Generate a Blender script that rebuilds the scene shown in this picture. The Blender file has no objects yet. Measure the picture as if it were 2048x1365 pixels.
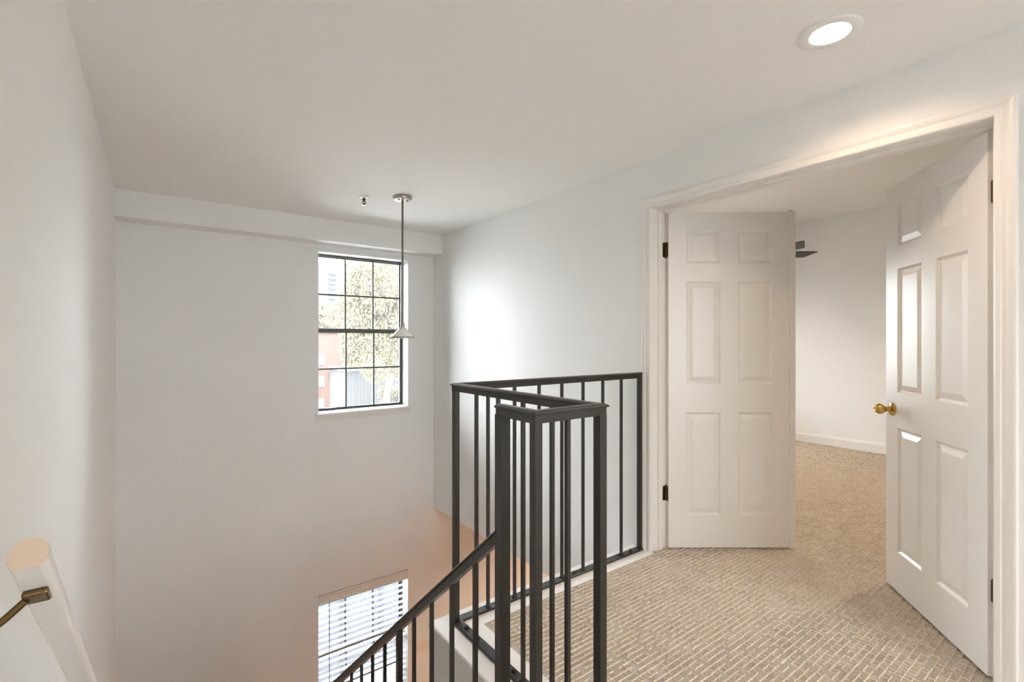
import bpy, bmesh, math, random
from mathutils import Vector, Matrix

random.seed(7)
C = bpy.context.scene.collection
SC = bpy.context.scene

# ------------------------------------------------------------------ camera
EYE = 1.254
cam_d = bpy.data.cameras.new('camera')
cam = bpy.data.objects.new('camera', cam_d)
C.objects.link(cam)
cam.location = (0, 0, EYE)
cam.rotation_euler = (math.radians(90), 0, -math.atan2(713, 967))
cam_d.sensor_width = 36.0
cam_d.lens = 17.0
cam_d.clip_start = 0.02
cam_d.clip_end = 900
SC.camera = cam

# ------------------------------------------------------------------ view, world, sun
SC.view_settings.view_transform = 'Standard'
SC.view_settings.look = 'None'
SC.view_settings.gamma = 1.0
SC.view_settings.use_curve_mapping = False
SC.view_settings.exposure = 2.0
SC.cycles.use_denoising = True
SC.cycles.max_bounces = 12
SC.cycles.diffuse_bounces = 8
SC.cycles.transparent_max_bounces = 24
SC.cycles.caustics_reflective = False
SC.cycles.caustics_refractive = False

SKY = 3.15
DOWN = 98.0        # radiance of the downlight lenses
WARM = (1.0, 0.75, 0.55)

world = bpy.data.worlds.new('sky')
SC.world = world
world.use_nodes = True
wn = world.node_tree
wn.nodes.clear()
w_out = wn.nodes.new('ShaderNodeOutputWorld')
w_bg = wn.nodes.new('ShaderNodeBackground')
w_tc = wn.nodes.new('ShaderNodeTexCoord')
w_sep = wn.nodes.new('ShaderNodeSeparateXYZ')
w_dot = wn.nodes.new('ShaderNodeVectorMath'); w_dot.operation = 'DOT_PRODUCT'
w_dot.inputs[1].default_value = Vector((0.0, 0.80, 0.45)).normalized()
w_r1 = wn.nodes.new('ShaderNodeMapRange')
w_r1.inputs['From Min'].default_value = -0.1; w_r1.inputs['From Max'].default_value = 1.0
w_r1.inputs['To Min'].default_value = 1.0; w_r1.inputs['To Max'].default_value = 2.8
w_ramp = wn.nodes.new('ShaderNodeValToRGB')
w_ramp.color_ramp.elements[0].position = 0.45; w_ramp.color_ramp.elements[0].color = (0.55, 0.58, 0.60, 1)
w_ramp.color_ramp.elements[1].position = 0.62; w_ramp.color_ramp.elements[1].color = (0.90, 0.94, 1.0, 1)
w_r2 = wn.nodes.new('ShaderNodeMapRange')
w_r2.inputs['From Min'].default_value = -1; w_r2.inputs['From Max'].default_value = 1
w_mul = wn.nodes.new('ShaderNodeMath'); w_mul.operation = 'MULTIPLY'; w_mul.inputs[1].default_value = SKY
wn.links.new(w_tc.outputs['Generated'], w_dot.inputs[0])
wn.links.new(w_tc.outputs['Generated'], w_sep.inputs[0])
wn.links.new(w_sep.outputs['Z'], w_r2.inputs['Value'])
wn.links.new(w_r2.outputs[0], w_ramp.inputs['Fac'])
wn.links.new(w_dot.outputs['Value'], w_r1.inputs['Value'])
wn.links.new(w_r1.outputs[0], w_mul.inputs[0])
wn.links.new(w_ramp.outputs[0], w_bg.inputs['Color'])
wn.links.new(w_mul.outputs[0], w_bg.inputs['Strength'])
wn.links.new(w_bg.outputs[0], w_out.inputs['Surface'])

sun_d = bpy.data.lights.new('sun', 'SUN')
sun_d.energy = 4.6
sun_d.angle = math.radians(2)
sun_d.color = (1.0, 0.93, 0.80)
sun = bpy.data.objects.new('sun', sun_d)
C.objects.link(sun)
sun.rotation_euler = Vector((0.22, 0.62, -0.80)).to_track_quat('-Z', 'Y').to_euler()

# ------------------------------------------------------------------ materials
def new_mat(name):
    m = bpy.data.materials.new(name); m.use_nodes = True
    nt = m.node_tree
    return m, nt, nt.nodes['Principled BSDF']

def principled(name, col, rough=0.5, metal=0.0, spec=0.5, bump=None, tint=None):
    """bump = (scale, distance, detail); tint = (scale, amount) slow albedo variation"""
    m, nt, b = new_mat(name)
    b.inputs['Base Color'].default_value = (*col, 1)
    b.inputs['Roughness'].default_value = rough
    b.inputs['Metallic'].default_value = metal
    b.inputs['Specular IOR Level'].default_value = spec
    tc = nt.nodes.new('ShaderNodeTexCoord')
    if tint:
        nz = nt.nodes.new('ShaderNodeTexNoise'); nz.inputs['Scale'].default_value = tint[0]
        nz.inputs['Detail'].default_value = 3
        mx = nt.nodes.new('ShaderNodeMix'); mx.data_type = 'RGBA'
        mx.inputs[6].default_value = (*[c * (1 - tint[1]) for c in col], 1)
        mx.inputs[7].default_value = (*[min(1, c * (1 + tint[1])) for c in col], 1)
        nt.links.new(tc.outputs['Object'], nz.inputs['Vector'])
        nt.links.new(nz.outputs['Fac'], mx.inputs['Factor'])
        nt.links.new(mx.outputs[2], b.inputs['Base Color'])
    if bump:
        nz = nt.nodes.new('ShaderNodeTexNoise'); nz.inputs['Scale'].default_value = bump[0]
        nz.inputs['Detail'].default_value = bump[2]
        bp = nt.nodes.new('ShaderNodeBump'); bp.inputs['Distance'].default_value = bump[1]
        bp.inputs['Strength'].default_value = 1.0
        nt.links.new(tc.outputs['Object'], nz.inputs['Vector'])
        nt.links.new(nz.outputs['Fac'], bp.inputs['Height'])
        nt.links.new(bp.outputs[0], b.inputs['Normal'])
    return m

M = {}
M['wall'] = principled('wall_paint', (0.80, 0.80, 0.79), 0.55, spec=0.3, bump=(130, 0.0010, 3), tint=(0.8, 0.01))
M['ceiling'] = principled('ceiling_paint', (0.82, 0.815, 0.805), 0.8, spec=0.2, bump=(110, 0.0012, 3))
M['trim'] = principled('trim_paint', (0.78, 0.76, 0.735), 0.32, spec=0.5, bump=(60, 0.0003, 2))
M['door'] = principled('door_paint', (0.75, 0.725, 0.69), 0.30, spec=0.5, bump=(90, 0.0003, 2))
M['iron'] = principled('dark_bronze_iron', (0.019, 0.0175, 0.016), 0.32, spec=0.6, bump=(80, 0.0006, 3), tint=(25, 0.25))
M['bolt'] = principled('dark_bolt_steel', (0.05, 0.05, 0.052), 0.28, metal=0.6)
M['brass'] = principled('polished_brass', (0.62, 0.42, 0.13), 0.18, metal=1.0)
M['oldbrass'] = principled('aged_brass', (0.17, 0.115, 0.045), 0.35, metal=0.9, bump=(150, 0.0006, 3), tint=(60, 0.4))
M['nickel'] = principled('brushed_nickel', (0.44, 0.40, 0.37), 0.28, metal=1.0)
M['darknickel'] = principled('brushed_nickel_rod', (0.20, 0.17, 0.15), 0.4, metal=1.0)
M['bronze'] = principled('window_bronze', (0.085, 0.085, 0.076), 0.4, spec=0.5)
M['opal'] = principled('white_opal_glass', (0.86, 0.86, 0.84), 0.15, spec=0.5)
M['white_plastic'] = principled('white_plastic', (0.80, 0.80, 0.79), 0.35)
M['almond'] = principled('light_switch_plastic', (0.80, 0.72, 0.64), 0.35)
M['warm_lit_end'] = principled('warm_lit_rail_end', (0.66, 0.53, 0.41), 0.5)  # warm lamplight on the white rail's cut end, put into its colour
M['slat'] = principled('white_blind_slat', (0.86, 0.87, 0.88), 0.4)
M['wand'] = principled('grey_acrylic_wand', (0.30, 0.31, 0.33), 0.25)
M['cord'] = principled('white_cord', (0.8, 0.8, 0.8), 0.7)
M['fanblade'] = principled('dark_fan_blade', (0.055, 0.05, 0.046), 0.5, bump=(40, 0.0004, 3))
M['wood'] = principled('oak_floor', (0.46, 0.29, 0.18), 0.4, bump=(20, 0.0006, 4), tint=(3, 0.25))
M['housing'] = principled('dark_gap', (0.05, 0.045, 0.04), 0.9)
M['bark'] = principled('bark', (0.16, 0.12, 0.085), 0.9, bump=(20, 0.02, 4))
M['leaf'] = principled('olive_leaf', (0.150, 0.130, 0.068), 0.6, tint=(1.6, 0.3))
M['leaf2'] = principled('pale_leaf', (0.150, 0.132, 0.080), 0.6, tint=(1.2, 0.3))
M['ground'] = principled('pale_paving', (0.40, 0.40, 0.39), 0.9, bump=(6, 0.01, 4), tint=(0.4, 0.2))
M['fence'] = principled('blue_grey_boards', (0.055, 0.065, 0.085), 0.7, bump=(25, 0.002, 4), tint=(5, 0.2))
M['fencepost'] = principled('slate_battens', (0.018, 0.024, 0.036), 0.7)
M['brick'] = principled('pink_brick', (0.085, 0.044, 0.034), 0.85, bump=(20, 0.004, 3), tint=(4, 0.2))
M['tower'] = principled('white_concrete', (0.082, 0.083, 0.086), 0.8, tint=(0.1, 0.08))
M['darkglass'] = principled('dark_window_glass', (0.04, 0.042, 0.045), 0.3, spec=0.4)
M['garage'] = principled('grey_siding', (0.082, 0.080, 0.080), 0.8, tint=(2, 0.12))
M['white_paint_out'] = principled('white_outdoor_paint', (0.12, 0.12, 0.12), 0.6)

def emit_mat(name, col, strength):
    m, nt, b = new_mat(name)
    b.inputs['Base Color'].default_value = (0.8, 0.8, 0.8, 1)
    b.inputs['Emission Color'].default_value = (*col, 1)
    b.inputs['Emission Strength'].default_value = strength
    return m

def glass_mat():
    m = bpy.data.materials.new('window_pane'); m.use_nodes = True
    nt = m.node_tree; nt.nodes.clear()
    o = nt.nodes.new('ShaderNodeOutputMaterial')
    mix = nt.nodes.new('ShaderNodeMixShader')
    fr = nt.nodes.new('ShaderNodeFresnel'); fr.inputs['IOR'].default_value = 1.45
    tr = nt.nodes.new('ShaderNodeBsdfTransparent'); tr.inputs['Color'].default_value = (0.96, 0.98, 0.98, 1)
    gl = nt.nodes.new('ShaderNodeBsdfGlossy'); gl.inputs['Roughness'].default_value = 0.02
    du = nt.nodes.new('ShaderNodeBsdfTranslucent'); du.inputs['Color'].default_value = (1, 1, 1, 1)
    dm = nt.nodes.new('ShaderNodeMixShader'); dm.inputs[0].default_value = 0.012   # translucent share imitates veiling glare over the view
    nt.links.new(tr.outputs[0], dm.inputs[1]); nt.links.new(du.outputs[0], dm.inputs[2])
    nt.links.new(fr.outputs[0], mix.inputs[0]); nt.links.new(dm.outputs[0], mix.inputs[1])
    nt.links.new(gl.outputs[0], mix.inputs[2]); nt.links.new(mix.outputs[0], o.inputs[0])
    return m
M['glass'] = glass_mat()

def carpet_mat(name, stops, dist, scale):
    """speckled wool pile; stops = three albedo tones of the mixed yarn"""
    m, nt, b = new_mat(name)
    L = nt.links.new
    tc = nt.nodes.new('ShaderNodeTexCoord')
    pile = nt.nodes.new('ShaderNodeTexNoise'); pile.inputs['Scale'].default_value = scale; pile.inputs['Detail'].default_value = 2
    L(tc.outputs['Object'], pile.inputs['Vector'])
    cloud = nt.nodes.new('ShaderNodeTexNoise'); cloud.inputs['Scale'].default_value = 9; cloud.inputs['Detail'].default_value = 3
    L(tc.outputs['Object'], cloud.inputs['Vector'])
    s1 = nt.nodes.new('ShaderNodeMath'); s1.operation = 'MULTIPLY_ADD'; s1.inputs[1].default_value = 0.14; s1.inputs[2].default_value = -0.07
    L(cloud.outputs['Fac'], s1.inputs[0])
    s2 = nt.nodes.new('ShaderNodeMath'); s2.operation = 'ADD'
    L(pile.outputs['Fac'], s2.inputs[0]); L(s1.outputs[0], s2.inputs[1])
    ramp = nt.nodes.new('ShaderNodeValToRGB')
    e = ramp.color_ramp.elements
    e[0].position = 0.36; e[0].color = (*stops[0], 1)
    e[1].position = 0.62; e[1].color = (*stops[2], 1)
    mid = e.new(0.47); mid.color = (*stops[1], 1)
    L(s2.outputs[0], ramp.inputs['Fac'])
    L(ramp.outputs[0], b.inputs['Base Color'])
    b.inputs['Roughness'].default_value = 0.95
    b.inputs['Specular IOR Level'].default_value = 0.1
    bp = nt.nodes.new('ShaderNodeBump'); bp.inputs['Distance'].default_value = dist; bp.inputs['Strength'].default_value = 1.0
    L(pile.outputs['Fac'], bp.inputs['Height']); L(bp.outputs[0], b.inputs['Normal'])
    return m
M['carpet'] = carpet_mat('carpet_pile', ((0.21, 0.18, 0.145), (0.53, 0.475, 0.41), (0.73, 0.68, 0.61)), 0.004, 420)
M['loops'] = carpet_mat('carpet_loops', ((0.52, 0.44, 0.33), (0.70, 0.61, 0.48), (0.80, 0.72, 0.60)), 0.003, 300)


# ------------------------------------------------------------------ mesh helpers
def obj(name, bm, mat, parent=None, smooth=False, loc=None):
    bmesh.ops.recalc_face_normals(bm, faces=bm.faces)
    me = bpy.data.meshes.new(name)
    bm.to_mesh(me); bm.free()
    if smooth:
        me.polygons.foreach_set('use_smooth', [True] * len(me.polygons))
        try: me.set_sharp_from_angle(angle=math.radians(35))
        except Exception: pass
    me.materials.append(M[mat] if isinstance(mat, str) else mat)
    o = bpy.data.objects.new(name, me); C.objects.link(o)
    if parent: o.parent = parent
    if loc: o.location = loc
    return o

def tag(o, label, cat, group=None, kind=None):
    o['label'] = label; o['category'] = cat
    if group: o['group'] = group
    if kind: o['kind'] = kind
    return o

def thing(name, label, cat, loc=(0, 0, 0), rotz=0, group=None, kind=None):
    o = bpy.data.objects.new(name, None); C.objects.link(o)
    o.empty_display_size = 0.1
    o.location = loc; o.rotation_euler = (0, 0, rotz)
    return tag(o, label, cat, group, kind)

def box(bm, x0, x1, y0, y1, z0, z1, bev=0.0):
    r = bmesh.ops.create_cube(bm, size=1.0)
    for v in r['verts']:
        v.co = Vector((x0 + (v.co.x + .5) * (x1 - x0), y0 + (v.co.y + .5) * (y1 - y0), z0 + (v.co.z + .5) * (z1 - z0)))
    if bev:
        es = list({e for v in r['verts'] for e in v.link_edges})
        bmesh.ops.bevel(bm, geom=es, offset=bev, segments=2, affect='EDGES', profile=0.5)
    return bm

def boxm(*a, bev=0.0):
    return box(bmesh.new(), *a, bev=bev)

def lathe(bm, prof, n=32, mtx=None, close=True):
    """prof: list of (r, z); revolved about z, then moved by mtx"""
    mtx = mtx or Matrix()
    rings = []
    for r, z in prof:
        if r < 1e-6:
            rings.append([bm.verts.new(mtx @ Vector((0, 0, z)))])
        else:
            rings.append([bm.verts.new(mtx @ Vector((r * math.cos(2 * math.pi * k / n), r * math.sin(2 * math.pi * k / n), z))) for k in range(n)])
    for a, b in zip(rings, rings[1:]):
        for k in range(n):
            k2 = (k + 1) % n
            if len(a) == 1 and len(b) == 1: continue
            if len(a) == 1: bm.faces.new((a[0], b[k], b[k2]))
            elif len(b) == 1: bm.faces.new((a[k], b[0], a[k2]))
            else: bm.faces.new((a[k], b[k], b[k2], a[k2]))
    if close:
        for ring in (rings[0], rings[-1]):
            if len(ring) > 2: bm.faces.new(ring)
    return bm

def cyl(bm, p, q, r, n=16):
    p, q = Vector(p), Vector(q)
    d = q - p
    mt = Matrix.Translation(p) @ d.to_track_quat('Z', 'Y').to_matrix().to_4x4()
    return lathe(bm, [(r, 0), (r, d.length)], n, mt)

def sweep(bm, path, prof, e1, e2, nrm, origin=(0, 0, 0), caps=True):
    """path: 2-D points in the (e1,e2) plane; prof: (lateral, height) points; mitred corners.
    lateral is measured to the left of the travel direction, height along nrm"""
    e1, e2, nrm, origin = map(Vector, (e1, e2, nrm, origin))
    pts = [Vector(p) for p in path]
    rings = []
    for i, p in enumerate(pts):
        def perp(a, b):
            t = (b - a).normalized(); return Vector((-t.y, t.x))
        if i == 0: m = perp(pts[0], pts[1])
        elif i == len(pts) - 1: m = perp(pts[-2], pts[-1])
        else:
            n1, n2 = perp(pts[i - 1], p), perp(p, pts[i + 1])
            m = (n1 + n2); m = m / max(1e-6, m.dot(n1))
        ring = []
        for s, hgt in prof:
            q = p + m * s
            ring.append(bm.verts.new(origin + e1 * q.x + e2 * q.y + nrm * hgt))
        rings.append(ring)
    n = len(prof)
    for a, b in zip(rings, rings[1:]):
        for k in range(n):
            k2 = (k + 1) % n
            bm.faces.new((a[k], b[k], b[k2], a[k2]))
    if caps:
        bm.faces.new(rings[0]); bm.faces.new(rings[-1])
    return bm

def slab(axis, w0, w1, ur, vr, holes=()):
    """a slab square to AXIS between w0 and w1, spanning ur x vr, with rectangular holes (u0,u1,v0,v1)"""
    us = sorted({ur[0], ur[1], *[h[i] for h in holes for i in (0, 1)]})
    vs = sorted({vr[0], vr[1], *[h[i] for h in holes for i in (2, 3)]})
    us = [u for u in us if ur[0] <= u <= ur[1]]; vs = [v for v in vs if vr[0] <= v <= vr[1]]
    def solid(i, j):
        if not (0 <= i < len(us) - 1 and 0 <= j < len(vs) - 1): return False
        u, v = (us[i] + us[i + 1]) / 2, (vs[j] + vs[j + 1]) / 2
        return not any(h[0] < u < h[1] and h[2] < v < h[3] for h in holes)
    bm = bmesh.new(); cache = {}
    def V(u, v, w):
        k = (round(u, 5), round(v, 5), round(w, 5))
        if k not in cache:
            co = {'x': (w, u, v), 'y': (u, w, v), 'z': (u, v, w)}[axis]
            cache[k] = bm.verts.new(co)
        return cache[k]
    for i in range(len(us) - 1):
        for j in range(len(vs) - 1):
            if not solid(i, j): continue
            a, b, c, d = us[i], us[i + 1], vs[j], vs[j + 1]
            for w in (w0, w1):
                bm.faces.new((V(a, c, w), V(b, c, w), V(b, d, w), V(a, d, w)))
            for di, dj, (p, q) in ((-1, 0, ((a, c), (a, d))), (1, 0, ((b, c), (b, d))), (0, -1, ((a, c), (b, c))), (0, 1, ((a, d), (b, d)))):
                if not solid(i + di, j + dj):
                    bm.faces.new((V(*p, w0), V(*q, w0), V(*q, w1), V(*p, w1)))
    return bm

def struct(name, bm, mat, label, cat, smooth=False):
    return tag(obj(name, bm, mat, smooth=smooth), label, cat, kind='structure')

# ------------------------------------------------------------------ dimensions
XL, XR = -0.234, 2.367          # left wall face, right (door) wall face
YB, YREAR = 4.61, -2.8          # window wall face, wall behind the viewer
ZC, ZBED, ZLOW = 2.335, 2.75, -3.1
ZUND = -0.502                   # underside of the upper floor over the lower room
XBED = 6.5
WT = 0.133                      # partition thickness
DY0, DY1, DZ = 0.362, 1.817, 2.038   # clear door opening
W1 = (1.20, 2.078, 0.59, 2.076)      # upper window opening
W2 = (1.20, 2.078, -2.46, -1.08)     # lower window opening
W3 = (4.5, 5.6, 0.55, 2.05)          # bedroom window opening
W_FILL = (0.25, 2.05, 0.30, 2.05)         # unseen opening added behind the viewer for fill daylight

# ------------------------------------------------------------------ room shell
struct('wall_left', slab('x', XL - 0.14, XL, (YREAR - .2, YB + .2), (ZLOW, ZBED + .1)), 'wall',
       'smooth white wall along the left side of the stairwell', 'wall')
struct('wall_back', slab('y', YB, YB + 0.2, (XL, XBED + .15), (ZLOW, ZBED + .1), [W1, W2, W3]), 'wall',
       'tall pale grey wall with two windows, far side of the stairwell', 'wall')
struct('wall_right', slab('x', XR, XR + WT, (YREAR, YB), (ZUND, ZBED), [(DY0 - .02, DY1 + .02, -.02, DZ + .02)]), 'wall',
       'white wall holding the double doors, right of the landing', 'wall')
struct('wall_rear', slab('y', YREAR - 0.15, YREAR, (XL, XBED + .15), (ZLOW, ZBED + .1), [W_FILL]), 'wall',
       'plain white wall behind the viewer', 'wall')
struct('wall_bedroom', slab('x', XBED, XBED + 0.15, (YREAR, YB), (ZLOW, ZBED + .1)), 'wall',
       'pale wall at the far side of the room beyond the doors', 'wall')
LIGHT_XY = (1.90, 0.702)
hh = 0.058
HALL_LIGHTS = [LIGHT_XY, (1.10, -0.95), (1.10, -2.2)]  # all but the first are unseen fill lights added behind the viewer
BED_FILL_LIGHTS = [(4.4, 0.6), (4.4, 3.4)]  # unseen lamps added to warm and brighten the bedroom
struct('ceiling', slab('z', ZC, ZC + 0.3, (XL, XR), (YREAR, YB),
       [(x - hh, x + hh, y - hh, y + hh) for x, y in HALL_LIGHTS]), 'ceiling',
       'flat white ceiling over landing and stairwell', 'ceiling')
struct('ceiling_bedroom', slab('z', ZBED, ZBED + 0.12, (XR, XBED), (YREAR, YB),
       [(x - hh, x + hh, y - hh, y + hh) for x, y in BED_FILL_LIGHTS]), 'ceiling',
       'shaded ceiling of the room beyond the double doors', 'ceiling')
struct('trim_soffit', boxm(XL, XR, 4.41, YB, 2.14, ZC), 'wall',
       'boxed white beam along the top of the window wall', 'beam')
# floors
def rects(bm, rs, z0, z1):
    for r in rs: box(bm, *r, z0, z1)
    return bm
floor = rects(bmesh.new(), [(XL, XR, YREAR, 1.052), (1.165, XR, 1.052, 1.815), (XR, XR + WT, DY0 - .019, DY1 + .019), (XR + WT, XBED, YREAR, YB)], -0.02, -0.003)
flo = struct('floor', floor, 'carpet', 'beige patterned loop carpet on the landing and through the doors', 'carpet')
def carpet_loops(areas):
    """raised cream loop ridges: broken rows along x, short cross links along y"""
    rng = random.Random(11)
    P, PX = 0.0255, 0.0255
    vs, fs = [], []
    def bar(x, y, x2, y2, w, h):
        n = len(vs); zb, zt = -0.0035, -0.003 + h
        dx, dy = x2 - x, y2 - y; l = math.hypot(dx, dy); px, py = -dy / l * w / 2, dx / l * w / 2
        for (a, b) in ((x, y), (x2, y2)):
            vs.extend(((a + px, b + py, zb), (a + px * .75, b + py * .75, zt - .0012), (a, b, zt), (a - px * .75, b - py * .75, zt - .0012), (a - px, b - py, zb)))
        for k in range(4): fs.append((n + k, n + k + 1, n + k + 6, n + k + 5))
        fs.append((n + 4, n + 3, n + 2, n + 1, n)); fs.append((n + 5, n + 6, n + 7, n + 8, n + 9))
    for x0, x1, y0, y1 in areas:
        for j in range(int(math.ceil(y0 / P)), int(y1 / P) + 1):
            y = j * P
            if y < y0 + .003 or y > y1 - .003: continue
            x = x0 + rng.uniform(0, .03)
            while x < x1:
                x = x0 + .002 + round((x - x0) / PX) * PX + rng.uniform(-.002, .002)
                e = min(x1 - .002, x + PX * rng.choice((1, 1, 2, 2, 3, 4)) + rng.uniform(-.003, .003))
                ya, yb = y + rng.uniform(-.0012, .0012), y + rng.uniform(-.0012, .0012)
                if e - x > .006:
                    bar(x, ya, e, yb, rng.uniform(.0034, .0042), rng.uniform(.0048, .0060))
                    if y + P < y1:
                        for q in range(int(round((e - x) / PX)) + 1):
                            if rng.random() < .52:
                                xq = min(e, x + q * PX) - .001
                                bar(xq, ya, xq + rng.uniform(-.001, .001), y + P, .0034, rng.uniform(.0042, .0054))
                x = e + (rng.choice((.25, .3, .4, 1)) * PX)
    me = bpy.data.meshes.new('carpet_loops'); me.from_pydata(vs, [], fs); me.update()
    me.materials.append(M['loops'])
    o = bpy.data.objects.new('carpet_loops', me); C.objects.link(o); o.parent = flo
    o['kind'] = 'stuff'
carpet_loops([(XL, XR, -0.3, 1.052), (1.170, XR, 1.052, 1.798), (XR, XR + WT, DY0, DY1), (XR + WT, XBED - .016, -0.3, YB - .016)])
LOWER_LIGHTS = [(3.5, 3.0), (3.5, 0.4), (5.2, 2.6)]
struct('ceiling_lower', slab('z', ZUND, -0.02, (XR + WT, XBED), (YREAR, YB),
       [(x - hh, x + hh, y - hh, y + hh) for x, y in LOWER_LIGHTS]), 'ceiling', 'ceiling of the lower room under the landing level', 'ceiling')
struct('floor_slab', rects(bmesh.new(), [(XL, XR, YREAR, 1.05)], -0.32, -0.02), 'wall',
       'white underside of the upstairs hall floor', 'floor')
struct('floor_lower', boxm(XL, XBED, YREAR, YB, ZLOW - .12, ZLOW), 'wood', 'warm wood floor of the lower storey', 'floor')
struct('wall_landing', rects(bmesh.new(), [(1.0, XR - .0002, 1.05, 1.94)], ZLOW, -0.02), 'trim',
       'white side of the landing facing the stair flight', 'wall')
# white cap board round the landing edge, under the railing
prof_cap = [(-0.0935, -0.02), (0.070, -0.02), (0.074, -0.034), (0.082, -0.036), (0.085, -0.022), (0.0945, -0.019), (0.0955, -0.004), (0.091, 0.002), (-0.0935, 0.002)]
cap = sweep(bmesh.new(), [(1.0745, 1.054), (1.0745, 1.8615), (XR, 1.8615)], prof_cap, (1, 0, 0), (0, 1, 0), (0, 0, 1))
for v_ in cap.verts:
    if abs(v_.co.y - 1.768) < .003 and v_.co.x > 1.1: v_.co.y = 1.800
struct('trim_landing', cap, 'trim', 'white cap board edging the carpeted landing below the railing', 'trim')
fas = sweep(bmesh.new(), [(0.9995, 1.054), (0.9995, 1.9405), (XR, 1.9405)], [(0, -0.30), (0.012, -0.30), (0.014, -0.20), (0.010, -0.19), (0.010, -0.022), (0, -0.022)], (1, 0, 0), (0, 1, 0), (0, 0, 1))
struct('trim_fascia', fas, 'trim', 'white fascia board below the landing cap, beside the stairs', 'trim')

# stairs down along the left wall
st = bmesh.new()
RISE, RUN, Y0 = 0.2, 0.237, 1.052
SX = 0.93
for k in range(1, 13):
    y = Y0 + RUN * (k - 1)
    box(st, XL, SX, y, y + RUN + 0.001, -RISE * k - 0.24, -RISE * k)
box(st, XL, SX, Y0 + RUN * 12, YB, -2.6 - 0.2, -2.6)
box(st, SX, SX + .26, Y0 + RUN * 12, YB, ZLOW, -2.77)
box(st, SX + .26, SX + .52, Y0 + RUN * 12, YB, ZLOW, -2.94)
struct('stairs', st, 'carpet', 'carpeted stair flight going down along the left wall', 'stairs')

# baseboards
def baseboard(name, path, e1, e2, label):
    prof = [(0, 0.0), (0.014, 0.0), (0.014, 0.085), (0.011, 0.10), (0.006, 0.108), (0.004, 0.12), (0, 0.12)]
    struct(name, sweep(bmesh.new(), path, prof, e1, e2, (0, 0, 1)), 'trim', label, 'baseboard')
baseboard('baseboard_bedroom', [(XBED, YREAR), (XBED, YB)], (1, 0, 0), (0, 1, 0), 'white baseboard along the far wall of the room beyond the doors')
baseboard('baseboard_bedroom_back', [(XBED - .014, YB), (XR + WT, YB)], (1, 0, 0), (0, 1, 0), 'white baseboard under the window of the room beyond the doors')
baseboard('baseboard_right', [(XR, YREAR), (XR, DY0 - .0605)], (1, 0, 0), (0, 1, 0), 'short white baseboard right of the right door casing')

# ------------------------------------------------------------------ door frame: jamb and casing
CAS = [(0.0, 0.0), (0.0, 0.010), (0.004, 0.013), (0.016, 0.014), (0.021, 0.0115), (0.030, 0.012), (0.038, 0.016), (0.050, 0.019), (0.056, 0.018), (0.0595, 0.013), (0.0595, 0.0)]
pth = [(DY0 - .001, 0.0), (DY0 - .001, DZ + .001), (DY1 + .001, DZ + .001), (DY1 + .001, 0.0)]
struct('trim_door_casing', sweep(bmesh.new(), pth, CAS, (0, 1, 0), (0, 0, 1), (-1, 0, 0), (XR, 0, 0)), 'trim',
       'white moulded casing around the double door opening', 'trim')
struct('trim_door_casing_bedroom', sweep(bmesh.new(), pth, [(s, -h) for s, h in CAS], (0, 1, 0), (0, 0, 1), (-1, 0, 0), (XR + WT, 0, 0)), 'trim',
       'white casing on the bedroom side of the double doors', 'trim')
jb = bmesh.new()
for prof, d in (([(0, 0), (0.019, 0), (0.019, -WT), (0, -WT)], 0), ):
    sweep(jb, [(DY0, 0.0), (DY0, DZ), (DY1, DZ), (DY1, 0.0)], prof, (0, 1, 0), (0, 0, 1), (-1, 0, 0), (XR, 0, 0))
sweep(jb, [(DY0 + .011, 0.0), (DY0 + .011, DZ - .011), (DY1 - .011, DZ - .011), (DY1 - .011, 0.0)],
      [(0, -0.055), (0.0112, -0.055), (0.0112, -0.090), (0, -0.090)], (0, 1, 0), (0, 0, 1), (-1, 0, 0), (XR, 0, 0))
struct('trim_door_jamb', jb, 'trim', 'white jamb lining with stop inside the double door opening', 'trim')

# ------------------------------------------------------------------ six-panel doors
LW, LH, LT = 0.728, 2.018, 0.035
COLS = [(0.107, 0.312), (0.418, 0.621)]
ROWS = [(0.195, 0.812), (0.985, 1.600), (1.712, 1.912)]
RINGS = [(0.0, 0.0), (0.004, 0.004), (0.011, 0.0095), (0.015, 0.0095), (0.040, 0.003)]
def leaf_bm():
    """leaf in local coordinates: x along the width from the hinge, y through the thickness, z up"""
    bm = bmesh.new()
    us = sorted({0, LW, *[c for p in COLS for c in p]}); vs = sorted({0, LH, *[c for p in ROWS for c in p]})
    for side in (0, 1):
        y = 0 if side == 0 else LT
        s = 1 if side == 0 else -1
        for i in range(len(us) - 1):
            for j in range(len(vs) - 1):
                u0, u1, v0, v1 = us[i], us[i + 1], vs[j], vs[j + 1]
                if (u0, u1) in COLS and (v0, v1) in ROWS:
                    prev = None
                    for ins, dep in RINGS:
                        ring = [bm.verts.new((a, y + s * dep, b)) for a, b in ((u0 + ins, v0 + ins), (u1 - ins, v0 + ins), (u1 - ins, v1 - ins), (u0 + ins, v1 - ins))]
                        if prev:
                            for k in range(4): bm.faces.new((prev[k], prev[(k + 1) % 4], ring[(k + 1) % 4], ring[k]))
                        prev = ring
                    bm.faces.new(prev)
                else:
                    bm.faces.new([bm.verts.new((a, y, b)) for a, b in ((u0, v0), (u1, v0), (u1, v1), (u0, v1))])
    for a, b in (((0, 0), (LW, 0)), ((LW, 0), (LW, LH)), ((LW, LH), (0, LH)), ((0, LH), (0, 0))):
        bm.faces.new([bm.verts.new(p) for p in ((a[0], 0, a[1]), (b[0], 0, b[1]), (b[0], LT, b[1]), (a[0], LT, a[1]))])
    bmesh.ops.remove_doubles(bm, verts=bm.verts, dist=1e-5)
    return bm

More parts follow.
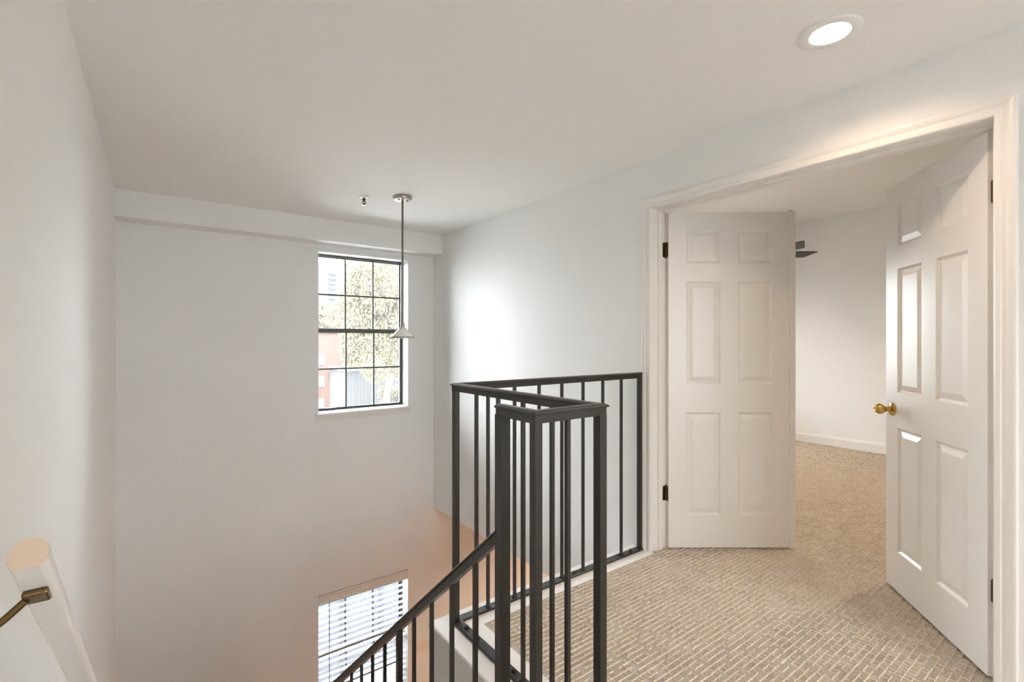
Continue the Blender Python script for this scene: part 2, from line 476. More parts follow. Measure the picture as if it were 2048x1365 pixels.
def plate_round(bm, w, hgt, r, t, mtx):
    """thin plate with two rounded corners on its far side, lying in local (x,z), thickness along y"""
    pts = [(0, -hgt / 2)]
    for cx_, cz_, a0 in ((w - r, -hgt / 2 + r, -90), (w - r, hgt / 2 - r, 0)):
        for k in range(6):
            a = math.radians(a0 + 18 * k); pts.append((cx_ + r * math.cos(a), cz_ + r * math.sin(a)))
    pts.append((0, hgt / 2))
    f = [bm.verts.new(mtx @ Vector((x, 0, z))) for x, z in pts]; g = [bm.verts.new(mtx @ Vector((x, t, z))) for x, z in pts]
    bm.faces.new(f); bm.faces.new(g)
    for k in range(len(f)): bm.faces.new((f[k], f[(k + 1) % len(f)], g[(k + 1) % len(f)], g[k]))

def door(name, label, pin, ang, flip, knob, astragal):
    """flip=+1: leaf closed runs +Y from the pin (right leaf); -1: runs -Y. ang = opening into the bedroom."""
    root = thing(name, label, 'door', (pin[0], pin[1], 0.012), 0, kind='structure')
    a = Vector((math.sin(ang), math.cos(ang) * flip, 0))            # along the width
    n = Vector((-math.cos(ang), math.sin(ang) * flip, 0))           # towards the hall
    # local (x,y,z): x along a, y from hall face into the leaf (= -n)
    off = n * (LT + 0.003) + a * 0.003
    mt = Matrix(((a.x, -n.x, 0, off.x), (a.y, -n.y, 0, off.y), (0, 0, 1, 0), (0, 0, 0, 1)))
    bm = leaf_bm(); bm.transform(mt)
    obj('door_leaf', bm, 'door', root)
    for hz in (0.318, 1.795):
        h = bmesh.new()
        # barrel
        lathe(h, [(0.0, -0.050), (0.0035, -0.048), (0.006, -0.0445), (0.006, 0.0445), (0.0035, 0.048), (0.0, 0.050)], 14, Matrix.Translation((0, 0, hz)))
        # leaf plate on the hinge edge of the door, corners rounded towards the hall face
        edge = Matrix(((n.x, -a.x, 0, a.x * 0.003), (n.y, -a.y, 0, a.y * 0.003), (0, 0, 1, hz), (0, 0, 0, 1)))
        plate_round(h, 0.028, 0.089, 0.008, 0.0022, edge)
        ho = obj('hinge', h, 'oldbrass', root, smooth=True)
        # leaf plate on the jamb
        jm = Matrix(((-1, 0, 0, -0.003), (0, flip, 0, -0.0045 * flip), (0, 0, 1, hz), (0, 0, 0, 1)))
        p = bmesh.new(); plate_round(p, 0.028, 0.089, 0.008, 0.0022, jm)
        obj('jamb_plate', p, 'oldbrass', ho)
        for dz, dx in ((-0.030, 0.013), (0, 0.018), (0.030, 0.013)):
            pt = n * dx - a * 0.0004 + Vector((0, 0, hz + dz))
            mm = Matrix.Translation(pt) @ (-a).to_track_quat('Z', 'Y').to_matrix().to_4x4()
            obj('screw', lathe(bmesh.new(), [(0.0042, -0.001), (0.0042, 0.0006), (0.0, 0.0016)], 10, mm), 'brass', ho, smooth=True)
    if knob:
        for sgn, base in ((1, LT + 0.003), (-1, 0.003)):
            c = a * (0.003 + LW - 0.062) + n * base + Vector((0, 0, 0.898))
            mm = Matrix.Translation(c) @ (n * sgn).to_track_quat('Z', 'Y').to_matrix().to_4x4()
            k = lathe(bmesh.new(), [(0.033, 0), (0.033, 0.003), (0.029, 0.008), (0.018, 0.011), (0.013, 0.014), (0.012, 0.030), (0.014, 0.033)], 32, mm)
            ro = obj('rose', k, 'brass', root, smooth=True)
            k = bmesh.new()
            prof = [(0.012, 0.032)] + [(0.0265 * math.sin(t), 0.056 - 0.0245 * math.cos(t)) for t in [math.radians(28 + 12.5 * i) for i in range(12)]] + [(0.009, 0.0803), (0.006, 0.0795), (0, 0.0795)]
            lathe(k, prof, 32, mm)
            ko = obj('doorknob', k, 'brass', root, smooth=True)
    if astragal:
        bm = bmesh.new()
        box(bm, LW - 0.002, LW + 0.032, -0.008, 0.006, 0.0, LH + 0.006, bev=0.003)
        box(bm, LW + 0.001, LW + 0.012, 0.006, LT, 0.0, LH + 0.004)
        bm.transform(mt)
        obj('astragal', bm, 'door', root)
        bm = bmesh.new(); box(bm, LW + 0.003, LW + 0.019, 0.007, 0.018, LH + 0.004, LH + 0.012, bev=0.001); bm.transform(mt)
        obj('flush_bolt', bm, 'bolt', root)
    return root
PINX = XR + WT + 0.004
door('door_1', 'left leaf of the white six-panel double doors, swung into the room beyond', (PINX, DY1 - .003), math.radians(53.6), -1, False, True)
door('door_2', 'right leaf of the white six-panel double doors, with brass knob', (PINX, DY0 + .003), math.radians(50.0), 1, True, False)

# ------------------------------------------------------------------ iron railing
rail = thing('metal_railing', 'dark bronze iron railing around the landing and down the stairs', 'railing', (1.078, 1.884, 0))
RO = Vector((1.078, 1.884, 0))
def rpart(name, bm, mat='iron', parent=None, smooth=False):
    bm.transform(Matrix.Translation(-RO))
    return obj(name, bm, mat, parent or rail, smooth=smooth)
AX, AY, CY, DX, DYE = 1.078, 1.884, 1.015, 0.829, 1.172
CAPP = [(-0.0135, -0.035), (0.0135, -0.035), (0.0135, -0.0115), (0.0165, -0.0115), (0.0195, -0.0095), (0.0195, -0.006), (0.016, -0.0035), (0.009, 0.0), (-0.009, 0.0), (-0.016, -0.0035), (-0.0195, -0.006), (-0.0195, -0.0095), (-0.0165, -0.0115), (-0.0135, -0.0115)]
ZT = 1.0665
rpart('top_rail', sweep(bmesh.new(), [(XR - .004, AY), (AX, AY), (AX, CY), (DX, CY), (DX, DYE + .016)], CAPP, (1, 0, 0), (0, 1, 0), (0, 0, 1), (0, 0, ZT)))
def stair_rail_z(y): return 0.697 - 0.843 * (y - 1.186)
srp = bmesh.new()
YS0, YS1 = DYE + .014, 3.72
sweep(srp, [(YS0, stair_rail_z(YS0)), (YS1, stair_rail_z(YS1))], [(h, s) for s, h in CAPP], (0, 1, 0), (0, 0, 1), (1, 0, 0), (DX, 0, 0))
rpart('stair_rail', srp)
PH = 0.0165
def post(x, y, z0, z1, hw=PH): return boxm(x - hw, x + hw, y - hw, y + hw, z0, z1, bev=0.0015)
for x, y, z0, z1, hw in ((XR - .0195, AY, 0.012, ZT - .03, .0145), (AX, AY, 0.012, ZT - .03, .0125), (AX, CY, 0.012, ZT - .03, .0145), (DX, CY, 0.012, ZT - .03, .0128),
                         (DX, DYE, -0.20, ZT - .03, .0170), (DX, 1.927, -0.80, stair_rail_z(1.927) - .04, .0115), (DX, 3.66, -2.2, stair_rail_z(3.66) - .04, .0115)):
    rpart('post', post(x, y, z0, z1, hw))
BH = 0.0068
def baluster(x, y, z0, z1):
    if not hasattr(baluster, 'm'): baluster.m = {}
    key = round(z1 - z0, 3)
    if key not in baluster.m:
        bm = boxm(-BH, BH, -BH, BH, 0, z1 - z0, bev=0.001)
        box(bm, -BH - .003, BH + .003, -BH - .003, BH + .003, 0.0, 0.007, bev=0.002)      # weld bead
        o = rpart('baluster', bm); o.data.transform(Matrix.Translation(RO)); baluster.m[key] = o
    else:
        o = baluster.m[key].copy(); C.objects.link(o)
    o.location = Vector((x, y, z0)) - RO
for k in range(8):
    baluster(1.25 + 0.1545 * k if k else 1.25, AY, 0.012, ZT - .034) if 1.25 + 0.1545 * k < 2.25 else None
for y in (1.712, 1.553, 1.394, 1.234): baluster(AX, y, 0.012, ZT - .034)
baluster(0.945, CY, 0.012, ZT - .034)
for i in range(16):
    y = 1.324 + 0.1525 * i
    if i == 4 or y > 3.6: continue
    k = int((y - Y0) / RUN) + 1
    zt = stair_rail_z(y) - 0.052
    z0 = -RISE * k
    bm = boxm(DX - BH, DX + BH, y - BH, y + BH, z0, zt + 0.012, bev=0.001)
    rpart('baluster', bm)
base = rpart('base_plate', sweep(bmesh.new(), [(XR - .004, AY), (AX, AY), (AX, CY), (DX - .02, CY)], [(-0.021, 0.002), (0.021, 0.002), (0.021, 0.011), (0.019, 0.0125), (-0.019, 0.0125), (-0.021, 0.011)], (1, 0, 0), (0, 1, 0), (0, 0, 1)))
for x, y in ((2.26, AY), (1.80, AY), (1.33, AY), (AX + .005, 1.80), (AX + .005, 1.46), (AX + .005, 1.10)):
    b_ = bmesh.new()
    lathe(b_, [(0.0105, 0.012), (0.0105, 0.0145), (0.0085, 0.0145), (0.0085, 0.020), (0.006, 0.0235), (0, 0.0245)], 12, Matrix.Translation((x, y, 0)))
    rpart('bolt', b_, 'bolt', base, True)

# ------------------------------------------------------------------ wall handrail
hr = thing('stair_handrail', 'white wooden handrail with flat underside on the left wall', 'handrail', (-0.152, 1.005, 0.936))
ax = Vector((0, 0.7646, -0.6445))
up = Vector((0, 0.6445, 0.7646))
def hr_mtx(t=0): return Matrix(((1, ax.x, up.x, 0), (0, ax.y, up.y, 0), (0, ax.z, up.z, 0), (0, 0, 0, 1))) @ Matrix.Translation((0, t, 0))
prof = []
RW, RHT = 0.0232, 0.0265
for k in range(0, 33):
    a = math.radians(-52 + (284) * k / 32)
    prof.append((RW * math.cos(a), RHT * math.sin(a)))
zf = min(p[1] for p in (prof[0], prof[-1]))
bm = bmesh.new()
r0 = [bm.verts.new((x, 0, z)) for x, z in prof]; r1 = [bm.verts.new((x, 3.4, z)) for x, z in prof]
for k in range(len(prof)): bm.faces.new((r0[k], r0[(k + 1) % len(prof)], r1[(k + 1) % len(prof)], r1[k]))
bm.faces.new(r0); bm.faces.new(r1)
bm.transform(hr_mtx())
obj('rail', bm, 'trim', hr, smooth=True)
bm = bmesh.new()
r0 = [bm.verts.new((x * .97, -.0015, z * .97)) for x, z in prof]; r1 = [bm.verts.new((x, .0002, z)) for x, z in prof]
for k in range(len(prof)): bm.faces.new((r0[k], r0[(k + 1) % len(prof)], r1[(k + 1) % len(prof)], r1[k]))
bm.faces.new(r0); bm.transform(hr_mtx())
obj('rail_end', bm, 'warm_lit_end', hr)['label'] = 'cut end of the handrail with warm light put into its colour'
for tb in (0.105, 1.25, 2.4):
    bm = bmesh.new()
    box(bm, -0.016, 0.016, tb - 0.020, tb + 0.020, zf - 0.011, zf - 0.0002, bev=0.004)
    bm.transform(hr_mtx())
    br = obj('bracket_saddle', bm, 'oldbrass', hr)
    bm = bmesh.new()
    mt3 = hr_mtx().to_3x3()
    P0 = mt3 @ Vector((-0.012, tb, zf - 0.009))
    pts = [P0, P0 + Vector((-0.022, -0.002, -0.020)), P0 + Vector((-0.050, -0.002, -0.042)), P0 + Vector((-0.068, -0.002, -0.046))]
    for p, q in zip(pts, pts[1:]): cyl(bm, p, q, 0.0058, 12)
    for p in pts[1:-1]: bmesh.ops.create_icosphere(bm, subdivisions=2, radius=0.0058, matrix=Matrix.Translation(p))
    obj('bracket_arm', bm, 'oldbrass', br, smooth=True)
    bm = lathe(bmesh.new(), [(0.030, 0), (0.030, 0.004), (0.022, 0.009), (0.008, 0.011), (0, 0.011)], 24, Matrix.Translation((XL + .152, pts[-1].y, pts[-1].z)) @ Matrix.Rotation(math.pi / 2, 4, 'Y'))
    obj('wall_rose', bm, 'oldbrass', br, smooth=True)

# ------------------------------------------------------------------ windows
def window(name, label, W, sill, latches, ncol=3, YB=YB, d=1):
    x0, x1, z0, z1 = W
    cx_ = (x0 + x1) / 2
    root = thing(name, label, 'window', (cx_, YB + .18, z0), kind='structure')
    O = Vector((cx_, YB + .18, z0))
    def wp(n, bm, mat, par=None, smooth=False):
        bm.transform(Matrix.Translation(-O)); return obj(n, bm, mat, par or root, smooth=smooth)
    yf0, yf1 = YB + 0.145, YB + 0.205
    f = 0.013
    fr = bmesh.new()
    sweep(fr, [(x0 + .001, z0 + .001), (x1 - .001, z0 + .001), (x1 - .001, z1 - .001), (x0 + .001, z1 - .001), (x0 + .001, z0 + .001)],
          [(0, 0), (f, 0), (f, -0.016), (f - .006, -0.018), (f - .006, -0.030), (f, -0.032), (f, -0.06), (0, -0.06)], (1, 0, 0), (0, 0, 1), (0, -1, 0), (0, yf0, 0))
    wp('window_frame', fr, 'bronze')
    zm = (z0 + z1) / 2 + 0.020
    for nm, (za, zb), ys in (('upper_sash', (zm - .021, z1 - f + .004), yf0 + .034), ('lower_sash', (z0 + f - .003, zm + .021), yf0 + .012)):
        s = bmesh.new()
        w = 0.014
        xa, xb = x0 + f - .005, x1 - f + .005
        sweep(s, [(xa, za), (xb, za), (xb, zb), (xa, zb), (xa, za)], [(0, 0), (w, 0), (w, -0.02), (0, -0.02)], (1, 0, 0), (0, 0, 1), (0, -1, 0), (0, ys, 0))
        if nm == 'lower_sash': box(s, xa, xb, ys - 0.006, ys + .02, zb - .042, zb, bev=0.002)
        so = wp(nm, s, 'bronze')
        m = bmesh.new()
        for k in range(1, ncol):
            x = xa + w + (xb - xa - 2 * w) * k / ncol
            box(m, x - .0075, x + .0075, ys + .004, ys + .015, za + w - .002, zb - w + .002)
        zc = (za + zb) / 2
        box(m, xa + w - .002, xb - w + .002, ys + .0045, ys + .0145, zc - .0075, zc + .0075)
        wp('muntins', m, 'bronze', so)
        wp('glass_pane', boxm(xa + .01, xb - .01, ys + .008, ys + .0105, za + .01, zb - .01), 'glass', so)
        if nm == 'lower_sash' and latches:
            for lx in (x0 + .145, x1 - .105):
                l = bmesh.new()
                box(l, lx - .045, lx + .045, ys - .016, ys - .0005, za - .002, za + .012, bev=0.003)
                box(l, lx - .020, lx + .012, ys - .026, ys - .014, za + .0, za + .008, bev=0.003)
                wp('sash_latch', l, 'bolt', so)
    if sill:
        s = bmesh.new()
        box(s, x0 - .027, x1 + .030, YB - .030, YB - .0002, z0 - .022, z0, bev=0.004)
        box(s, x0 + .0005, x1 - .0005, YB - .002, YB + .144, z0 - .0005, z0 + .003)
        so = wp('sill', s, 'trim')
        a = bmesh.new()
        ap = [(0, 0), (0.020, 0), (0.019, -0.012), (0.013, -0.018), (0.013, -0.030), (0.009, -0.036), (0.009, -0.046), (0, -0.050)]
        vs0 = [a.verts.new((x0 - .018, YB - .0002 - d, z0 - .022 + h)) for d, h in ap]
        vs1 = [a.verts.new((x1 + .020, YB - .0002 - d, z0 - .022 + h)) for d, h in ap]
        a.faces.new(vs0); a.faces.new(vs1)
        for k in range(len(ap)): a.faces.new((vs0[k], vs0[(k + 1) % len(ap)], vs1[(k + 1) % len(ap)], vs1[k]))
        wp('apron', a, 'trim')
    return root
window('window_1', 'upper dark framed sash window with divided panes above a white sill', W1, True, True)
window('window_2', 'lower dark framed sash window behind white blinds', W2, True, False)
window('window_3', 'wide dark framed window of the room beyond the doors', W3, True, False, 4)

w4 = window('fill_window', 'wide dark framed fill window added unseen behind the viewer', W_FILL, False, False, 5)
w4.location = (w4.location.x, YREAR - .02, w4.location.z); w4.rotation_euler = (0, 0, math.pi)

# ------------------------------------------------------------------ blind in the lower window
x0, x1, z0, z1 = W2
bl = thing('window_blind', 'white horizontal slat blind hanging in the lower window', 'blind', ((x0 + x1) / 2, YB + .05, z1))
BO = Vector(((x0 + x1) / 2, YB + .05, z1))
def bp_(n, bm, mat, par=None, smooth=False):
    bm.transform(Matrix.Translation(-BO)); return obj(n, bm, mat, par or bl, smooth=smooth)
v = bmesh.new()
vp = [(-0.010, -0.092), (0.006, -0.092), (0.006, -0.078), (0.002, -0.070), (0.002, -0.030), (0.006, -0.022), (0.012, -0.016), (0.012, -0.006), (-0.010, -0.006)]
a_ = [v.verts.new((x0 + .003, YB - d + .002, z1 + h)) for d, h in vp]; b2_ = [v.verts.new((x1 - .003, YB - d + .002, z1 + h)) for d, h in vp]
v.faces.new(a_); v.faces.new(b2_)
for k in range(len(vp)): v.faces.new((a_[k], a_[(k + 1) % len(vp)], b2_[(k + 1) % len(vp)], b2_[k]))
bp_('valance', v, 'trim')
bp_('headrail', boxm(x0 + .006, x1 - .006, YB + .020, YB + .075, z1 - .055, z1 - .004), 'white_plastic')
s = bmesh.new()
PITCH, SW = 0.0565, 0.050
nsl = int((z1 - z0 - .12) / PITCH)
for k in range(nsl):
    zz = z1 - 0.110 - PITCH * k
    yc = YB + .048
    tl = math.radians(-3)
    pr = []
    for q in range(5):
        t = -SW / 2 + SW * q / 4
        pr.append((yc + t * math.cos(tl), zz + t * math.sin(tl) + 0.002 * (1 - (2 * t / SW) ** 2)))
    top = [[s.verts.new((x, y, z + .0022)) for y, z in pr] for x in (x0 + .006, x1 - .006)]
    bot = [[s.verts.new((x, y, z)) for y, z in pr] for x in (x0 + .006, x1 - .006)]
    for q in range(4):
        s.faces.new((top[0][q], top[0][q + 1], top[1][q + 1], top[1][q])); s.faces.new((bot[0][q], bot[0][q + 1], bot[1][q + 1], bot[1][q]))
    for e_ in (0, 1): s.faces.new(top[e_] + bot[e_][::-1])
    for q in (0, 4): s.faces.new((top[0][q], top[1][q], bot[1][q], bot[0][q]))
bp_('slats', s, 'slat')
c_ = bmesh.new()
for lx in (x0 + .115, (x0 + x1) / 2 + .01, x1 - .13):
    for yy in (YB + .048 - SW / 2 - .0015, YB + .048 + SW / 2 + .0015): cyl(c_, (lx, yy, z1 - .05), (lx, yy, z0 + .02), 0.0016, 6)
bp_('ladder_cords', c_, 'cord')
bp_('bottom_rail', boxm(x0 + .006, x1 - .006, YB + .022, YB + .074, z0 + .004, z0 + .022, bev=.003), 'slat')
w_ = bmesh.new(); cyl(w_, (x0 + .10, YB + .012, z1 - .05), (x0 + .10, YB + .012, z1 - 1.15), 0.0042, 8)
bp_('tilt_wand', w_, 'wand', smooth=True)

# ------------------------------------------------------------------ light switch
sw = thing('light_switch', 'pale three-gang rocker switch plate on the lower window wall', 'light switch', (2.245, YB, -1.932))
pb = boxm(-.082, .082, -.006, -.0002, -.058, .058, bev=.003); obj('switch_plate', pb, 'almond', sw)
for i in (-1, 0, 1):
    bm = bmesh.new()
    box(bm, i * .046 - .0165, i * .046 + .0165, -.009, -.004, -.033, .033, bev=.0015)
    for v_ in bm.verts:
        if v_.co.y < -.006: v_.co.y += -0.003 * (v_.co.z / .033)
    obj('rocker', bm, 'almond', sw)

# ------------------------------------------------------------------ recessed lights
lens_mat = emit_mat('downlight_lens', WARM, DOWN)
lens_hall_fill = emit_mat('added_hall_fill_lens', WARM, 185.0)
lens_low = emit_mat('lower_room_lens', (1.0, 0.77, 0.58), 520.0)
lens_bed_fill = emit_mat('added_bedroom_fill_lens', (1.0, 0.76, 0.56), 360.0)
def downlight(x, y, z, label, mat, group=None):
    r = thing('recessed_light', label, 'ceiling light', (x, y, z), group=group)
    t = lathe(bmesh.new(), [(0.0955, 0.0), (0.0955, -0.003), (0.090, -0.0065), (0.070, -0.0075), (0.0625, -0.006), (0.0575, 0.000), (0.0530, 0.031), (0.0515, 0.031)], 48, close=False)
    obj('trim_ring', t, 'white_plastic', r, smooth=True)
    l = lathe(bmesh.new(), [(0.0, 0.0275), (0.030, 0.028), (0.050, 0.029), (0.0515, 0.030), (0.0515, 0.033), (0, 0.033)], 40, close=False)
    obj('lens', l, mat, r, smooth=True)
    h = lathe(bmesh.new(), [(0.0515, 0.034), (0.0515, 0.12), (0, 0.12)], 32, close=False)
    obj('housing', h, 'nickel', r, smooth=True)
    return r
downlight(*LIGHT_XY, ZC, 'glowing round recessed light in the ceiling near the double doors', lens_mat)
for xy, t_ in zip(HALL_LIGHTS[1:], ('just behind the viewer', 'farthest behind the viewer')):
    downlight(*xy, ZC, 'unseen fill light added in the hall ceiling ' + t_, lens_hall_fill, 'added hall fill lights')
for xy, t_ in zip(BED_FILL_LIGHTS, ('above the right door', 'near its window')):
    downlight(*xy, ZBED, 'unseen fill light added in the room beyond the doors, ' + t_, lens_bed_fill, 'added bedroom fill lights')
for i, (x, y) in enumerate(LOWER_LIGHTS):
    downlight(x, y, ZUND, ['warm recessed light in the lower room nearest the window wall', 'warm recessed light in the lower room below the doors',
                           'warm recessed light in the lower room at its far side'][i], lens_low, 'lower room recessed lights')

# ------------------------------------------------------------------ pendant
pe = thing('pendant_light', 'slim nickel pendant lamp with white cone shade hanging over the stairwell', 'pendant lamp', (1.49, 3.403, ZC))
obj('canopy', lathe(bmesh.new(), [(0.0, 0), (0.066, 0), (0.068, -.004), (0.067, -.020), (0.063, -.026), (0.0, -.026)], 40), 'nickel', pe, True)
for sx in (-.034, .034):
    obj('canopy_screw', lathe(bmesh.new(), [(0.007, -.0255), (0.007, -.031), (0.0, -.034)], 12, Matrix.Translation((sx, -.012, 0))), 'bolt', pe, True)
ZS = 1.272 - ZC
obj('rod', lathe(bmesh.new(), [(0.0075, -.024), (0.0075, ZS + .118)], 14), 'darknickel', pe, True)
obj('socket_cup', lathe(bmesh.new(), [(0.0, ZS + .122), (0.014, ZS + .122), (0.016, ZS + .118), (0.016, ZS + .082), (0.028, ZS + .080), (0.028, ZS + .073), (0.0, ZS + .073)], 24), 'nickel', pe, True)
sh = obj('lamp_shade', lathe(bmesh.new(), [(0.024, ZS + .075), (0.031, ZS + .071), (0.078, ZS + .022), (0.084, ZS + .014), (0.081, ZS + .014), (0.074, ZS + .020), (0.029, ZS + .066), (0.024, ZS + .071)], 48, close=False), 'opal', pe, True)
obj('rim_band', lathe(bmesh.new(), [(0.076, ZS + .0145), (0.090, ZS + .0145), (0.090, ZS + .009), (0.076, ZS + .009)], 48, close=False), 'darknickel', sh, True)
obj('rim_disc', lathe(bmesh.new(), [(0.070, ZS + .009), (0.106, ZS + .007), (0.107, ZS + .003), (0.070, ZS + .001)], 48, close=False), 'opal', sh, True)
bulb = lathe(bmesh.new(), [(0.012, ZS + .073), (0.014, ZS + .055), (0.022, ZS + .040), (0.022, ZS + .028), (0.014, ZS + .018), (0, ZS + .014)], 20)
obj('bulb', bulb, 'opal', pe, True)

# ------------------------------------------------------------------ sprinkler
sp = thing('fire_sprinkler', 'small chrome fire sprinkler head in the ceiling beside the pendant', 'sprinkler', (1.262, 3.587, ZC))
obj('escutcheon', lathe(bmesh.new(), [(0.0, 0), (0.040, 0), (0.040, -.002), (0.034, -.007), (0.016, -.009), (0.0, -.009)], 32), 'opal', sp, True)
b_ = lathe(bmesh.new(), [(0.012, -.008), (0.012, -.018), (0.009, -.020), (0.009, -.028), (0, -.028)], 16)
for sx in (-1, 1):
    cyl(b_, (sx * .009, 0, -.024), (sx * .012, 0, -.040), 0.0028, 8); cyl(b_, (sx * .012, 0, -.040), (sx * .002, 0, -.056), 0.0028, 8)
cyl(b_, (0, 0, -.028), (0, 0, -.054), 0.003, 8)
lathe(b_, [(0, -.054), (0.005, -.054), (0.005, -.058), (0, -.058)], 12)
obj('sprinkler_body', b_, 'bolt', sp, True)
d_ = bmesh.new()
lathe(d_, [(0, -.058), (0.012, -.058), (0.013, -.061), (0, -.061)], 20)
obj('deflector', d_, 'nickel', sp)

# ------------------------------------------------------------------ ceiling fan beyond the doors
FX, FY, FZ = 5.73, 2.886, 2.28
fan = thing('ceiling_fan', 'dark ceiling fan partly hidden behind the left door', 'ceiling fan', (FX, FY, ZBED))
zb = FZ - ZBED
obj('canopy', lathe(bmesh.new(), [(0, 0), (0.065, 0), (0.062, -.03), (0.03, -.07), (0, -.07)], 28), 'fanblade', fan, True)
obj('downrod', lathe(bmesh.new(), [(0.011, -.06), (0.011, zb + .12)], 14), 'fanblade', fan, True)
obj('motor', lathe(bmesh.new(), [(0, zb + .13), (0.05, zb + .125), (0.10, zb + .09), (0.105, zb + .02), (0.08, zb - .02), (0.05, zb - .05), (0, zb - .055)], 32), 'fanblade', fan, True)
A0 = math.atan2(2.236 - FY, 5.511 - FX)
for k in range(5):
    a = A0 + 2 * math.pi * k / 5
    R_ = 0.685
    outline = [(0.17, .055), (0.30, .068), (R_ - .10, .070), (R_, -.058), (R_ - .02, -.068), (0.30, -.068), (0.17, -.055)]
    bm = bmesh.new()
    f0 = [bm.verts.new((x, y, .004)) for x, y in outline]; f1 = [bm.verts.new((x, y, -.004)) for x, y in outline]
    bm.faces.new(f0); bm.faces.new(f1)
    for q in range(len(f0)): bm.faces.new((f0[q], f0[(q + 1) % len(f0)], f1[(q + 1) % len(f0)], f1[q]))
    mt = Matrix.Translation((0, 0, zb)) @ Matrix.Rotation(a, 4, 'Z') @ Matrix.Rotation(math.radians(-20), 4, 'X')
    bm.transform(mt)
    bo = obj('fan_blade', bm, 'fanblade', fan)
    br = boxm(.08, .24, -.018, .018, .004, .009); br.transform(mt)
    obj('blade_iron', br, 'bolt', bo)

# ------------------------------------------------------------------ outdoors, seen through the windows
struct('ground', boxm(-60, 160, YB + .2, 420, -3.5, -3.25), 'ground', 'pale paved ground outside the windows', 'ground')
fe = thing('board_fence', 'blue grey board fence with slate battens outside the lower window', 'fence', (3.0, 6.4, -3.25))
fb = bmesh.new()
for k in range(30): box(fb, -2.6 + k * .2, -2.6 + k * .2 + .196, 0, .025, 0, 1.75 + .0 * k)
obj('fence_boards', fb, 'fence', fe)
for k in range(9): obj('fence_post', boxm(-2.6 + k * .52 - .02, -2.6 + k * .52 + .025, -.045, -.0005, 0, 1.80), 'fencepost', fe)

def crown(bm, c, rad, n, size, rng):
    c = Vector(c)
    lumps = []
    for _ in range(26):
        d = Vector((rng.gauss(0, 1), rng.gauss(0, 1), rng.gauss(0, 1))).normalized()
        lumps.append((c + Vector((d.x * rad[0], d.y * rad[1], d.z * rad[2])) * rng.uniform(.35, .85), rng.uniform(.22, .42)))
    for _ in range(n):
        lc, lr = rng.choice(lumps)
        d = Vector((rng.gauss(0, 1), rng.gauss(0, 1), rng.gauss(0, 1))).normalized()
        p = lc + Vector((d.x * rad[0], d.y * rad[1], d.z * rad[2])) * lr * rng.uniform(.6, 1.0)
        q = Vector((rng.gauss(0, 1), rng.gauss(0, 1), rng.gauss(0, 1))).to_track_quat('Z', 'Y').to_matrix()
        w, l = size * rng.uniform(.6, 1.1), size * rng.uniform(1.0, 1.7)
        bm.faces.new([bm.verts.new(p + q @ Vector(t)) for t in ((0, -l / 2, 0), (w / 2, 0, .1 * w), (0, l / 2, 0), (-w / 2, 0, .1 * w))])
    return bm

def tree(loc, rad, cz, n, size, mat, label, seed):
    rng = random.Random(seed)
    t = thing('leafy_tree', label, 'tree', loc, group='trees outside the upper window')
    tr = bmesh.new()
    hgt = cz
    prevp = Vector((0, 0, 0))
    for k in range(1, 6):
        p = Vector((rng.uniform(-.08, .08) * k, rng.uniform(-.08, .08) * k, hgt * k / 5))
        cyl(tr, prevp, p, 0.22 - .03 * k, 10); prevp = p
    for _ in range(7):
        a = rng.uniform(0, 6.28); z = rng.uniform(.55, .95) * hgt
        cyl(tr, (0, 0, z), (math.cos(a) * rad[0] * .7, math.sin(a) * rad[1] * .7, z + rad[2] * rng.uniform(.2, .7)), 0.05, 6)
    obj('trunk', tr, 'bark', t)
    bm = crown(bmesh.new(), (0, 0, cz), rad, n, size, rng)
    me = bpy.data.meshes.new('foliage'); bm.to_mesh(me); bm.free(); me.materials.append(M[mat])
    o = bpy.data.objects.new('foliage', me); C.objects.link(o); o.parent = t
tree((7.5, 18.6, -3.25), (2.2, 2.0, 3.3), 5.45, 70000, 0.075, 'leaf', 'bushy olive tree in the middle of the upper window view', 3)
tree((13.2, 31.5, -3.25), (3.4, 2.6, 4.4), 7.4, 40000, 0.12, 'leaf2', 'taller pale tree rising at the right of the upper window view', 5)
tree((13.4, 42.5, -3.25), (4.2, 3.0, 3.6), 6.4, 30000, 0.15, 'leaf2', 'pale tree in front of the white tower at the left of the upper window', 8)
tw = thing('tower_block', 'distant white apartment tower at the upper left of the upper window', 'tower', (91.0, 312.0, -3.25))
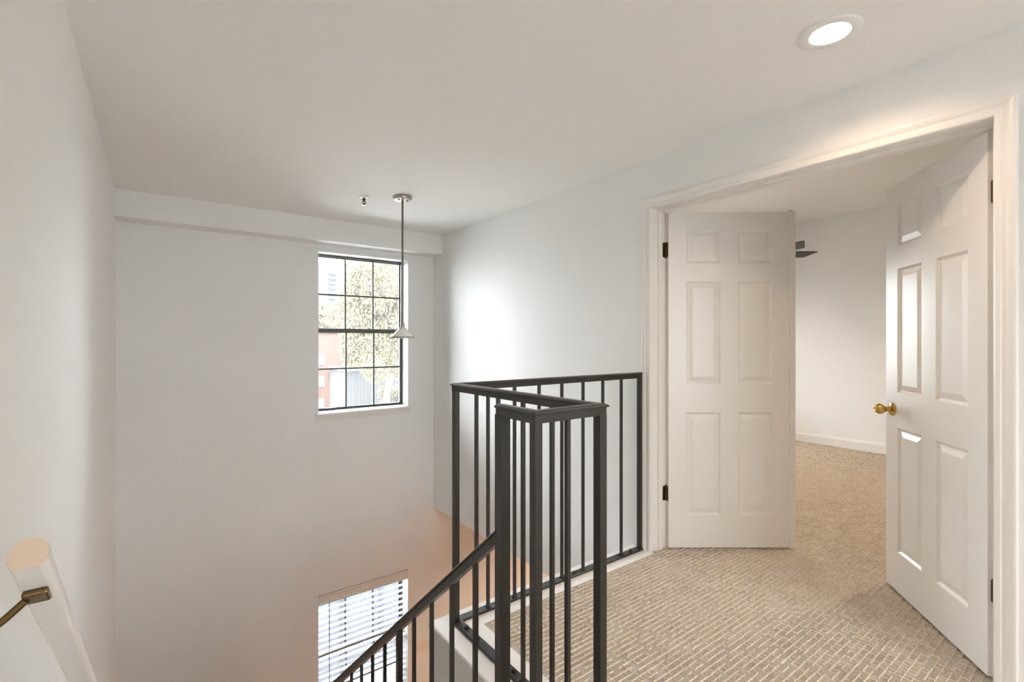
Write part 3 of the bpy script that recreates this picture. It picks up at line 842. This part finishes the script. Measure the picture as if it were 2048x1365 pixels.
obj('tower_body', boxm(-11, 15, -2, 20, 0, 53.0), 'tower', tw)
for k in range(15):
    if k < 14: obj('balcony', boxm(-4.4, 0.4, -3.2, -2, 46.0 - k * 3.05, 47.3 - k * 3.05), 'darkglass' if True else 'tower', tw)
    for q in range(3):
        obj('tower_window', boxm(3.2 + q * 3.6, 4.8 + q * 3.6, -2.06, -1.99, 46.2 - k * 3.05, 47.3 - k * 3.05), 'darkglass', tw)
bb = thing('brick_building', 'pinkish brick building with white windows at the lower left of the upper window', 'building', (5.6, 25.6, -3.25))
obj('brick_wall', boxm(-4.5, 2.25, 0, 6, 0, 4.95), 'brick', bb)
obj('parapet', boxm(-4.6, 2.35, -.08, 6.08, 4.95, 5.15), 'white_paint_out', bb)
for xx in (-2.6, .82):
    for zz in (1.0, 2.15, 3.28):
        wo = obj('brick_building_window', boxm(xx, xx + .53, -.05, .02, zz, zz + .58), 'white_paint_out', bb)
        obj('pane', boxm(xx + .04, xx + .49, -.062, -.049, zz + .04, zz + .26), 'white_paint_out', wo)
gg = thing('garage', 'low grey garage with board siding below the trees in the upper window view', 'garage', (10.2, 22.6, -3.25))
obj('garage_wall', boxm(-3.1, 3.5, 0, 2.6, 0, 3.1), 'garage', gg)
sd = bmesh.new()
for k in range(22): box(sd, -3.1 + k * .3, -3.07 + k * .3, -.02, .005, 0, 3.05)
obj('siding_battens', sd, 'white_paint_out', gg)
obj('garage_roof', boxm(-3.2, 3.6, -.25, 2.7, 3.1, 3.22), 'garage', gg)
sr = thing('leafy_shrub', 'pale shrub in front of the grey garage at the bottom of the upper window', 'shrub', (8.75, 20.9, -3.25))
bm = crown(bmesh.new(), (0, 0, 1.45), (0.95, 0.7, 1.05), 12000, 0.07, random.Random(21))
me = bpy.data.meshes.new('foliage'); bm.to_mesh(me); bm.free(); me.materials.append(M['leaf2'])
o = bpy.data.objects.new('foliage', me); C.objects.link(o); o.parent = sr
obj('stem', cyl(bmesh.new(), (0, 0, 0), (0, 0, 1.3), .05, 8), 'bark', sr)
